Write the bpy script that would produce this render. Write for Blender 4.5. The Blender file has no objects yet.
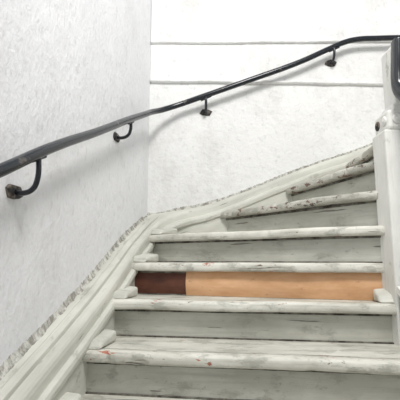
import bpy, bmesh, math, random
from mathutils import Vector, noise
random.seed(4)
S=1.2
sc=bpy.context.scene
sc.view_settings.view_transform='Standard'
COL=sc.collection

# ---------------- materials ----------------
def N(nt,t,**k):
    n=nt.nodes.new(t)
    for a,b in k.items(): setattr(n,a,b)
    return n
def coords(nt,scale,uv=False):
    tc=N(nt,'ShaderNodeTexCoord'); mp=N(nt,'ShaderNodeMapping'); mp.inputs['Scale'].default_value=scale
    nt.links.new(tc.outputs['UV' if uv else 'Object'],mp.inputs['Vector']); return mp.outputs['Vector']
def noi(nt,scale,sv=(1,1,1),detail=6,rough=.6,uv=False):
    n=N(nt,'ShaderNodeTexNoise'); n.inputs['Scale'].default_value=scale
    n.inputs['Detail'].default_value=detail; n.inputs['Roughness'].default_value=rough
    nt.links.new(coords(nt,sv,uv),n.inputs['Vector']); return n.outputs['Fac']
def ramp(nt,inp,p0,p1,c0=(0,0,0),c1=(1,1,1)):
    r=N(nt,'ShaderNodeValToRGB'); e=r.color_ramp.elements
    e[0].position=p0; e[1].position=p1; e[0].color=(*c0,1); e[1].color=(*c1,1)
    nt.links.new(inp,r.inputs['Fac']); return r.outputs['Color']
def mix(nt,f,a,b,mode='MIX'):
    m=N(nt,'ShaderNodeMix',data_type='RGBA',blend_type=mode)
    if isinstance(f,(int,float)): m.inputs[0].default_value=f
    else: nt.links.new(f,m.inputs[0])
    for i,v in ((6,a),(7,b)):
        if isinstance(v,tuple): m.inputs[i].default_value=(*v,1)
        else: nt.links.new(v,m.inputs[i])
    return m.outputs[2]
def base(name,rough=.6):
    m=bpy.data.materials.new(name); m.use_nodes=True; nt=m.node_tree
    b=nt.nodes['Principled BSDF']; b.inputs['Roughness'].default_value=rough
    return m,nt,b
def bump(nt,b,h,st,d=.01,prev=None,inv=False):
    n=N(nt,'ShaderNodeBump'); n.inputs['Strength'].default_value=st; n.inputs['Distance'].default_value=d; n.invert=inv
    nt.links.new(h,n.inputs['Height'])
    if prev: nt.links.new(prev,n.inputs['Normal'])
    nt.links.new(n.outputs['Normal'],b.inputs['Normal']); return n.outputs['Normal']

def paint(name,c_hi,c_lo,chip=.66,wear=.56,wearcol=(.31,.305,.26),chipcol=((.15,.09,.055),(.36,.12,.075)),crack=.62,grit=.60,ga=.35,red=.66):
    """old oil paint on wood, grain runs along U"""
    m,nt,b=base(name,.55)
    grain=noi(nt,1,(2.5,60,1),4,.6,True)
    broad=noi(nt,1,(3.5,8,1),6,.6,True)
    c=mix(nt,ramp(nt,broad,.38,.60),c_lo,c_hi)
    c=mix(nt,ramp(nt,grain,.32,.48),mix(nt,ga,c,(.28,.27,.23)),c)
    wr=ramp(nt,noi(nt,1,(8,15,1),9,.72,True),wear,wear+.07)
    c=mix(nt,wr,c,mix(nt,.55,c,wearcol))
    gr=ramp(nt,noi(nt,1,(30,40,1),6,.75,True),grit,grit+.05)
    c=mix(nt,gr,c,mix(nt,.45,c,(.15,.14,.115)))
    cr=ramp(nt,noi(nt,1,(4,60,1),3,.55,True),crack+.03,crack+.06)
    c=mix(nt,cr,c,mix(nt,.8,c,(.12,.11,.09)))
    h=ramp(nt,noi(nt,1,(12,24,1),7,.75,True),chip,chip+.012)
    wood=mix(nt,ramp(nt,noi(nt,4),.46,.52),*chipcol)
    c=mix(nt,h,c,wood)
    rd=ramp(nt,noi(nt,1,(6.5,17,1),8,.72,True),red,red+.015)
    c=mix(nt,rd,c,(.40,.13,.075))
    nt.links.new(c,b.inputs['Base Color'])
    p=bump(nt,b,grain,.4,.004)
    p=bump(nt,b,broad,.4,.006,p)
    p=bump(nt,b,wr,.5,.003,p,True)
    bump(nt,b,h,.6,.003,p,True)
    return m
M_tread=paint('paint_tread',(.70,.69,.62),(.51,.505,.445),chip=.67,wear=.52,crack=.63,grit=.61,red=.64)
M_nose=paint('paint_nosing',(.74,.73,.66),(.53,.52,.455),chip=.635,wear=.52,crack=.62,grit=.61,red=.625)
M_worn=paint('paint_nosing_worn',(.62,.61,.55),(.41,.395,.34),chip=.56,wear=.48,crack=.61,chipcol=((.09,.06,.045),(.20,.11,.075)),red=.72)
M_riser=paint('paint_riser',(.56,.56,.50),(.43,.43,.375),chip=.70,wear=.55,crack=.65,grit=.62,red=.75)
M_string=paint('paint_stringer',(.63,.63,.57),(.52,.52,.465),chip=.70,wear=.58,crack=.67,grit=.65,ga=.12,red=.74)
M_newel=paint('paint_newel',(.84,.835,.80),(.72,.715,.68),chip=.70,wear=.60,crack=.67,grit=.65,ga=.2,red=.75)

def plaster(name,streak,hi,lo,fa=.30,bs=.6,stain=.22,spk=.665,scuff=0):
    m,nt,b=base(name,.9)
    c=mix(nt,ramp(nt,noi(nt,1.3,(1,1,.8),5,.6),.35,.62),lo,hi)
    c=mix(nt,ramp(nt,noi(nt,24,streak,4,.6),.33,.43),mix(nt,fa,c,(.50,.50,.51)),c)
    sp=ramp(nt,noi(nt,9,(1,1,.9),10,.85),spk,spk+.025)
    c=mix(nt,sp,c,mix(nt,.55,c,(.37,.36,.34)))
    st_=ramp(nt,noi(nt,2.4,(1,1,.6),9,.75),.50,.66)
    c=mix(nt,st_,c,mix(nt,stain,c,(.50,.49,.46)))
    nt.links.new(c,b.inputs['Base Color'])
    p=bump(nt,b,noi(nt,26,streak,6,.7),bs,.018)
    bump(nt,b,noi(nt,3),.4,.03,p)
    return m
M_wl=plaster('plaster_left',(1.7,1.7,.8),(.83,.835,.85),(.77,.775,.80),.3,.5,.26,.65)
M_wb=plaster('plaster_back',(1.2,1.2,1.2),(.86,.86,.85),(.78,.78,.77),.3,.6,.38,.64)
m,nt,b=base('crumbled_plaster',.95)
c=mix(nt,ramp(nt,noi(nt,40,(1,1,.3),5,.7),.42,.60),(.25,.24,.21),(.60,.595,.55))
nt.links.new(c,b.inputs['Base Color']); bump(nt,b,noi(nt,40,(1,1,.4),8,.8),.6,.006); M_crumb=m
m,nt,b=base('joint_dark',.95); c=mix(nt,ramp(nt,noi(nt,18),.4,.6),(.05,.045,.035),(.22,.21,.18)); nt.links.new(c,b.inputs['Base Color']); M_joint=m  # mottled dark tone for thin strips at riser foot and under nosing
m,nt,b=base('tan_board',.8)
c=mix(nt,ramp(nt,noi(nt,3,(1.2,9,9),6,.6),.3,.7),(.62,.345,.175),(.76,.47,.27))
c=mix(nt,ramp(nt,noi(nt,9,(1,3,3),8,.7),.62,.68),c,(.52,.30,.17))
nt.links.new(c,b.inputs['Base Color']); bump(nt,b,noi(nt,6,(1,12,12)),.2,.003); M_tan=m
m,nt,b=base('dark_brown_board',.6)
c=mix(nt,ramp(nt,noi(nt,5,(2,6,6)),.3,.7),(.07,.022,.012),(.15,.05,.028))
nt.links.new(c,b.inputs['Base Color']); M_brown=m
m,nt,b=base('black_enamel',.22)
c=mix(nt,ramp(nt,noi(nt,14),.62,.70),(.010,.013,.018),(.10,.09,.08))
nt.links.new(c,b.inputs['Base Color']); bump(nt,b,noi(nt,18),.12,.004); M_rail=m
m,nt,b=base('rusty_iron',.7)
c=mix(nt,ramp(nt,noi(nt,30),.50,.62),(.02,.02,.02),(.20,.16,.13))
nt.links.new(c,b.inputs['Base Color']); bump(nt,b,noi(nt,40),.5,.004); M_iron=m
m,nt,b=base('floor_stone',.7)
c=mix(nt,ramp(nt,noi(nt,4),.3,.7),(.30,.29,.27),(.42,.41,.38)); nt.links.new(c,b.inputs['Base Color']); M_floor=m

# ---------------- helpers ----------------
def empty(name,parent=None):
    e=bpy.data.objects.new(name,None); COL.objects.link(e)
    if parent: e.parent=parent
    return e
UVO=[0]
def mk(name,verts,faces,mat,parent=None,bev=0,smooth=False,seg=2,d=None,vuv=None):
    me=bpy.data.meshes.new(name); me.from_pydata([tuple(Vector(v)*S) for v in verts],[],faces); me.update()
    bm=bmesh.new(); bm.from_mesh(me); bmesh.ops.recalc_face_normals(bm,faces=bm.faces); bm.to_mesh(me); bm.free()
    uvl=me.uv_layers.new(name='uv'); UVO[0]+=3.37; o_=UVO[0]
    d=Vector((1,0,0)) if d is None else Vector((*d,0)) if len(d)==2 else Vector(d)
    if abs(d.z)>.5: a1=d; a2=Vector((1,.9,0))
    else: a1=d; a2=Vector((-d.y,d.x,0.93))
    for l in me.loops:
        vi=l.vertex_index
        if vuv: u,v=vuv[vi]
        else:
            p=Vector(verts[vi]); u,v=p.dot(a1),p.dot(a2)
        uvl.data[l.index].uv=(u+o_,v+o_*1.7)
    o=bpy.data.objects.new(name,me); COL.objects.link(o); me.materials.append(mat)
    if smooth:
        for p in me.polygons: p.use_smooth=True
    if bev:
        md=o.modifiers.new('b','BEVEL'); md.width=bev*S; md.segments=seg; md.limit_method='ANGLE'
    if parent: o.parent=parent
    return o
def prism(name,poly,z0,z1,mat,parent=None,bev=0,d=None):
    n=len(poly); v=[(x,y,z0) for x,y in poly]+[(x,y,z1) for x,y in poly]
    f=[list(range(n)),list(range(n,2*n))]+[[i,(i+1)%n,n+(i+1)%n,n+i] for i in range(n)]
    return mk(name,v,f,mat,parent,bev,d=d)
def box(name,x0,x1,y0,y1,z0,z1,mat,parent=None,bev=0,d=None):
    return prism(name,[(x0,y0),(x1,y0),(x1,y1),(x0,y1)],z0,z1,mat,parent,bev,d)
def loft(name,rings,mat,parent=None,closed=True,smooth=True,bev=0):
    k=len(rings[0]); v=[p for r in rings for p in r]; f=[]; vuv=[]
    u=0;prev=None
    for r in rings:
        c=Vector(r[0])
        if prev is not None: u+=(c-prev).length
        prev=c; vv=0
        for j,p in enumerate(rings[0]):
            if j: vv+=(Vector(p)-Vector(rings[0][j-1])).length
            vuv.append((u,vv))
    for i in range(len(rings)-1):
        for j in range(k if closed else k-1):
            a=i*k+j; b_=i*k+(j+1)%k; f.append([a,b_,b_+k,a+k])
    if closed:
        f.append(list(range(k))); f.append([(len(rings)-1)*k+j for j in range(k)])
    return mk(name,v,f,mat,parent,bev,smooth,vuv=vuv)
def tube(name,pts,r,mat,parent=None,n=4):
    cu=bpy.data.curves.new(name,'CURVE'); cu.dimensions='3D'; cu.bevel_depth=r*S; cu.bevel_resolution=5; cu.resolution_u=8; cu.use_fill_caps=True
    sp=cu.splines.new('BEZIER'); sp.bezier_points.add(len(pts)-1)
    for bp,p in zip(sp.bezier_points,pts):
        bp.co=Vector(p)*S; bp.handle_left_type=bp.handle_right_type='AUTO'
    o=bpy.data.objects.new(name,cu); COL.objects.link(o); cu.materials.append(mat)
    if parent: o.parent=parent
    return o
def cat(P,n):
    out=[]
    for i in range(len(P)-1):
        p0=P[max(i-1,0)];p1=P[i];p2=P[i+1];p3=P[min(i+2,len(P)-1)]
        for k in range(n):
            t=k/n
            out.append(tuple(.5*((2*b)+(c-a)*t+(2*a-5*b+4*c-d)*t*t+(3*b-a-3*c+d)*t**3) for a,b,c,d in zip(p0,p1,p2,p3)))
    out.append(tuple(P[-1])); return out

wx=lambda y:-.705+.176*y
CX=-.302; D=2.29; FZ=-1.225; TZ=2.5
# ---------------- room ----------------
prism('wall_left',[(wx(-1.5),-1.5),(CX,D),(CX-.1,D+.1),(wx(-1.5)-.12,-1.5)],FZ-.05,TZ,M_wl)
wb=empty('wall_back')
box('plaster_lower',CX-.02,2.2,D,D+.1,FZ-.05,1.07,M_wb,wb)
box('plaster_band',CX,2.2,D-.006,D+.1,1.062,1.318,M_wb,wb,.003)
box('plaster_upper',CX,2.2,D-.012,D+.1,1.318,TZ,M_wb,wb,.004)
def ledge(name,z,y,pr,th):
    rings=[]
    for i in range(241):
        x=CX+.002+i*(2.49/240); a=noise.noise(Vector((x*5,z*5,0)))*.006+.012*(x-.4)*(-1 if z<1.2 else .6); c=noise.noise(Vector((x*33,z*7,4)))*.004
        rings.append([(x,y+.01,z-th+a),(x,y-pr+c,z-th*.5+a),(x,y-pr+c,z+.004+a),(x,y+.01,z+.014+a)])
    loft(name,rings,M_wb,wb)
ledge('batten_upper',1.322,D-.010,.012,.012)
ledge('batten_lower',1.062,D-.003,.017,.016)
box('floor',-1.2,2.2,-1.5,D,FZ-.05,FZ,M_floor)
box('wall_right',2.2,2.3,-1.5,D+.1,FZ-.05,TZ,M_wb)

# ---------------- staircase ----------------
st=empty('winder_staircase')
R=.135; zt=lambda k:-.28+(k-1)*R; TH=.036
Lp={1:(-.364,1.30),2:(-.327,1.52),3:(-.288,1.74),4:(-.245,1.98),5:(.10,2.19),6:(.47,2.19),7:(.81,2.19),8:(1.13,2.19),9:(1.40,2.19),10:(1.65,2.19)}
Rp={1:(.70,1.145),2:(.70,1.365),3:(.69,1.43),4:(.69,1.39),5:(.70,1.385),6:(.735,1.38),7:(.79,1.42),8:(.95,1.48),9:(1.2,1.48),10:(1.45,1.48)}
for k in range(0,-6,-1):
    Lp[k]=(wx(1.30-.24*(1-k))+.11,1.30-.24*(1-k)); Rp[k]=(.70,1.145-.24*(1-k))
def lines(k):
    a=Vector(Lp[k]); b_=Vector(Rp[k]); d=(b_-a).normalized(); n=Vector((-d.y,d.x))
    if k>=5 : a=a-d*.05
    else: a=a-d*.02
    return a,b_,d,n
for k in range(-5,11):
    a,b_,d,n=lines(k); z=zt(k); NS=160; rings=[]
    Ln=(b_-a).length
    amp=.9 if k<5 else 1.4
    for i in range(NS+1):
        p=a.lerp(b_,i/NS); x=i/NS*Ln
        w=noise.noise(Vector((x*6,k*3.1,0)))*.006*amp; w2=noise.noise(Vector((x*26,k*2.3,5)))
        w+=max(0,w2-.2)*.018*amp; lo=noise.noise(Vector((x*17,k*4.3,2)))*.003*amp
        wt=max(0,noise.noise(Vector((x*11,k*5.1,7)))-.15)*.012*amp
        zz=noise.noise(Vector((x*3,k*1.7,9)))*(.004 if k<5 else .007)
        pr=[(.034,-TH),(.010+w,-TH+lo*.3),(.003+w,-TH*.92+lo),(.0+w,-TH*.75),(.0+w,-TH*.28),(.004+w*1.2,-TH*.10-wt),(.012+w,-.001-wt*.6),(.024+w,0),(.05,.0)]
        rings.append([(p.x+n.x*q,p.y+n.y*q,z+h+zz*(1 if q<.04 or k<5 else .3)) for q,h in pr])
    loft(f'nosing_{k+6}',rings,M_worn if 5<=k<=8 else M_nose,st)
    if k<10: a2,b2,d2,n2=lines(k+1)
    else: a2,b2,n2=a+Vector((.3,0)),b_+Vector((.3,0)),n
    A=a+n*.044; B=b_+n*.044; A2=a2+n2*.05; B2=b2+n2*.05
    poly=[A,B,B2,A2]
    if k==4: poly=[A,B,B2,A2,Vector((.05,2.27)),Vector((-.25,2.2))]
    prism(f'tread_{k+6}',[(p.x,p.y) for p in poly],z-TH,z-.0012,M_tread,st,d=d)
    r0=a+n*.040; r1=b_+n*.040; r2=r1+n*.016; r3=r0+n*.016
    zl=zt(k-1) if k>-5 else FZ
    prism(f'joint_{k+6}',[tuple(a+n*.034),tuple(b_+n*.034),tuple(b_+n*.042),tuple(a+n*.042)],zl-.002,zl+.004,M_joint,st)
    prism(f'joint_top_{k+6}',[tuple(a+n*.034),tuple(b_+n*.034),tuple(b_+n*.042),tuple(a+n*.042)],z-TH-.009,z-TH+.002,M_joint,st)
    if k==3:
        xs=-.055; t=(xs-r0.x)/(r1.x-r0.x); mid=r0.lerp(r1,t)
        for nm,p,q,mt,off in (('riser_brown',r0,mid,M_brown,0),('riser_tan',mid,r1,M_tan,-.006)):
            rg=[]
            H=z-TH-zl
            pp=p+n*off; qq=q+n*off
            for e in (pp,qq):
                rg.append([(e.x+n.x*.03,e.y+n.y*.03,zl)]+[(e.x-n.x*.010*math.sin(math.pi*j/8),e.y-n.y*.010*math.sin(math.pi*j/8),zl+H*j/8) for j in range(9)]+[(e.x+n.x*.03,e.y+n.y*.03,zl+H)])
            loft(nm,rg,mt,st,smooth=False)
    else:
        prism(f'riser_{k+6}',[tuple(r0),tuple(r1),tuple(r2),tuple(r3)],zl-.002,z-TH+.002,M_riser,st,d=d)
    def blk(nm,c,dx,dn,L,Wd,h):
        c=Vector(c); v=[]
        for (u,vv,zz) in [(0,0,0),(L,0,0),(L,Wd,0),(0,Wd,0),(0,.015,h*.75),(L,.02,h*.55),(L,Wd,h),(0,Wd,h*1.15)]:
            q=c+dx*u+dn*vv; v.append((q.x,q.y,z+zz))
        mk(nm,v,[[0,1,2,3],[4,5,6,7],[0,1,5,4],[1,2,6,5],[2,3,7,6],[3,0,4,7]],M_string,st,.010,False,3)
    if k<=4:
        blk(f'block_left_{k+6}',a+n*.016,d,n,.070,.15,.038)
    if k in(1,2):
        blk(f'block_right_{k+6}',b_+n*.012,-d,n,.095,.08,.045)

# wall stringer
sam=[]
for y in (-.6,0,.5,1.0,1.3,1.6,1.85):
    sam.append((wx(y)+.11,y,wx(y),y,-.315+.47*(y-1.04)-(.014 if 1.2<y<1.7 else 0)))
sam+=[(-.25,1.96,wx(1.96),1.96,.115),(-.232,2.03,wx(2.06),2.06,.157),(-.20,2.09,wx(2.18),2.18,.203),(-.14,2.14,CX,D,.245),(-.05,2.175,-.12,D,.275),(.05,2.188,.02,D,.300),
      (.2,2.19,.2,D,.355),(.57,2.19,.57,D,.503),(1.03,2.19,1.03,D,.665),(1.5,2.19,1.5,D,.90),(1.9,2.19,1.9,D,1.12)]
P=cat(sam,10)
prof=[(.0,-.55),(.0,-.088),(-.10,-.082),(-.13,-.064),(-.10,-.050),(.03,-.046),(.04,-.018),(.07,-.006),(.14,.002),(.34,.004),(.37,-.010),(.43,-.010),(.46,.004),(.66,.008),(.72,.004),(.80,.006)]
rg=[]
for p in P:
    rr=[]
    for t,h in prof:
        x=p[0]+(p[2]-p[0])*t; y=p[1]+(p[3]-p[1])*t
        w=noise.noise(Vector((x*5,y*5,0)))*.002
        rr.append((x,y,p[4]+h+w))
    rr.append((p[2],p[3],p[4]+.01)); rr.append((p[2],p[3],p[4]-.55))
    rg.append(rr)
loft('wall_stringer',rg,M_string,st,smooth=False,bev=.002)
rg=[]
PP=cat(sam,60)
for i,p in enumerate(PP):
    rr=[]
    for j,(t,h) in enumerate([(.82,.000),(.86,.006),(.90,.009),(.95,.015),(.985,.024),(1.02,.029),(1.02,-.02)]):
        x=p[0]+(p[2]-p[0])*t; y=p[1]+(p[3]-p[1])*t
        w=(noise.noise(Vector((x*30,y*30,j*.2)))+.5*noise.noise(Vector((x*110,y*110,j*.4))))*(.004 if 0<j<6 else .001)
        if j in(4,5): w+=random.uniform(-.003,.004)
        rr.append((x,y,p[4]+h+w))
    rg.append(rr)
loft('plaster_edge',rg,M_crumb,st,smooth=True)
rg=[]
for y in (1.36,1.2,.9,.5,0,-.35):
    z=-.075+.5625*(y-1.38)
    rg.append([(.665,y,z-.35),(.665,y,z-.03),(.655,y,z-.025),(.655,y,z),(.755,y,z),(.755,y,z-.35)])
loft('open_stringer',rg,M_newel,st,smooth=False)
rg=[]
for x in (.80,1.0,1.4,1.75):
    z=.58+.54*(x-.8)
    rg.append([(x,1.43,z-.35),(x,1.43,z+.06),(x,1.48,z+.06),(x,1.48,z-.35)])
loft('upper_stringer',rg,M_newel,st,smooth=False)

# ---------------- newel + balustrade ----------------
nw=empty('newel_post',st)
NX=.735
def sq(nm,h,z0,z1,bev=.006,dx=0): return box(nm,NX+dx-h,NX+dx+h,1.42-h,1.42+h,z0,z1,M_newel,nw,bev,(0,0,1))
box('shaft_lower',.655,.785,1.366,1.474,-.80,.46,M_newel,nw,.006,(0,0,1))
box('collar',.668,.792,1.362,1.478,.458,.535,M_newel,nw,.012,(0,0,1))
sq('neck',.046,.53,.56,.006,.006)
sq('shaft_upper',.044,.555,.785,.008,.014)
def disc(nm,c,ax,r,dep,mat,par):
    rings=[]
    a=Vector(ax); u=Vector((0,0,1)); w=a.cross(u).normalized()
    for q,rr in ((0,r),(dep*.6,r),(dep,r*.75),(dep*.7,r*.5),(dep*1.2,r*.3),(dep*1.3,.0005)):
        rings.append([tuple(Vector(c)+a*q+(u*math.sin(t*math.tau/20)+w*math.cos(t*math.tau/20))*rr) for t in range(20)])
    loft(nm,rings,mat,par)
for i,yy in enumerate((1.392,1.445)):
    disc(f'rosette_side_{i}',(.669,yy,.496),(-1,0,0),.018,.006,M_iron if i else M_newel,nw)
for i,xx in enumerate((.70,.755)):
    disc(f'rosette_front_{i}',(xx,1.363,.496),(0,-1,0),.018,.006,M_iron if i else M_newel,nw)
br=empty('balustrade',st)
def railsec(nm,pts,w,h,mat):
    rings=[]
    q=cat(pts,8)
    for i,p in enumerate(q):
        p=Vector(p); t=(Vector(q[min(i+1,len(q)-1)])-Vector(q[max(i-1,0)])).normalized()
        s=Vector((1,0,0)); up=s.cross(t).normalized()
        rings.append([tuple(p+s*w*math.copysign(abs(math.cos(a))**.5,math.cos(a))+up*h*math.copysign(abs(math.sin(a))**.5,math.sin(a))) for a in [j*math.tau/24 for j in range(24)]])
    loft(nm,rings,mat,br)
railsec('rail',[(.728,1.345,.785),(.722,1.342,.72),(.714,1.338,.64),(.712,1.322,.585),(.716,1.26,.53),(.72,1.15,.465),(.72,.9,.325),(.72,.4,.045),(.72,-.1,-.235)],.032,.026,M_rail)
for i in range(9):
    y=1.22-.15*i; zb=-.09+.5625*(y-1.38); ztp=.50+.56*(y-1.2)
    rr=[]
    for t,r in ((0,.017),(.08,.017),(.1,.011),(.14,.018),(.3,.020),(.5,.012),(.8,.010),(.86,.015),(.9,.012),(1,.013)):
        rr.append([(.72+r*math.cos(a*math.tau/12),y+r*math.sin(a*math.tau/12),zb+(ztp-zb)*t) for a in range(12)])
    loft(f'baluster_{i+1}',rr,M_newel,br)

# ---------------- wall handrail ----------------
hr=empty('wall_handrail')
rp=[]
for y,z in ((-.3,-.42),(.4,-.055),(.917,.206),(1.12,.318),(1.448,.479),(1.76,.638),(1.98,.745)):
    rp.append((wx(y)+.072,y,z))
rp+=[(-.262,2.09,.80),(-.215,2.175,.845),(-.12,2.217,.893),(.0,2.22,.938),(.294,2.22,1.046),(.591,2.22,1.159),(.77,2.22,1.243),(.85,2.22,1.28),(.93,2.22,1.302),(1.06,2.22,1.31),(1.25,2.22,1.315),(1.8,2.22,1.33)]
tube('rail',rp,.0158,M_rail,hr)
def bracket(i,c,nrm,along,zr,wob):
    c=Vector(c); n=Vector(nrm).normalized(); a=Vector(along).normalized(); u=Vector((0,0,1))
    vs=[];k=10
    for dd,sc_ in ((-.003,1),(.006,1),(.009,.85)):
        for j in range(k):
            t=j*math.tau/k+.3; rr=1+.12*math.sin(j*2.3+wob)
            vs.append(tuple(c+n*dd+a*math.cos(t)*.036*rr*sc_+u*math.sin(t)*.021*rr*sc_))
    f=[list(range(k)),list(range(2*k,3*k))]+[[l*k+j,l*k+(j+1)%k,(l+1)*k+(j+1)%k,(l+1)*k+j] for l in (0,1) for j in range(k)]
    mk(f'plate_{i}',vs,f,M_iron,hr)
    disc(f'bolt_{i}',tuple(c+n*.006+a*.018),tuple(n),.006,.004,M_iron,hr)
    h=zr-c.z
    tube(f'arm_{i}',[c+n*.004,c+n*.03-u*.004,c+n*.058+u*.006,c+n*.070+u*.03,c+n*.071+u*(h-.012)],.0075,M_rail,hr)
    tube(f'saddle_{i}',[c+n*.071+u*(h-.018)-a*.03-u*.014,c+n*.071+u*(h-.018),c+n*.071+u*(h-.018)+a*.03+u*.014],.006,M_rail,hr)
nl=(.985,-.173,0); al=(.173,.985,0)
bracket(1,(wx(1.085),1.085,.185),nl,al,.295,0)
bracket(2,(wx(1.79),1.79,.562),nl,al,.647,1)
bracket(3,(.035,D,.872),(0,-1,0),(1,0,0),.951,2)
bracket(4,(.795,D-.008,1.182),(0,-1,0),(1,0,0),1.253,3)

# ---------------- light ----------------
w=bpy.data.worlds.new('w'); sc.world=w; w.use_nodes=True
w.node_tree.nodes['Background'].inputs[0].default_value=(.95,.97,1,1)
w.node_tree.nodes['Background'].inputs[1].default_value=.54
def area(nm,loc,tgt,size,e,col=(1,1,1)):
    l=bpy.data.lights.new(nm,'AREA'); l.size=size; l.energy=e; l.color=col
    o=bpy.data.objects.new(nm,l); COL.objects.link(o); o.location=Vector(loc)*S
    o.rotation_euler=(Vector(tgt)-Vector(loc)).to_track_quat('-Z','Y').to_euler()
area('key_light',(.5,0,2.45),(0,1.8,.2),.8,93,(1,.985,.955))  # added overhead key lamp aimed at the stairs, no window stands there

# ---------------- camera ----------------
cam=bpy.data.cameras.new('camera'); cam.sensor_width=36; cam.lens=36; cam.clip_start=.02
co=bpy.data.objects.new('camera',cam); COL.objects.link(co); co.location=(0,0,0)
co.rotation_euler=(math.radians(90+8.53),0,0); sc.camera=co
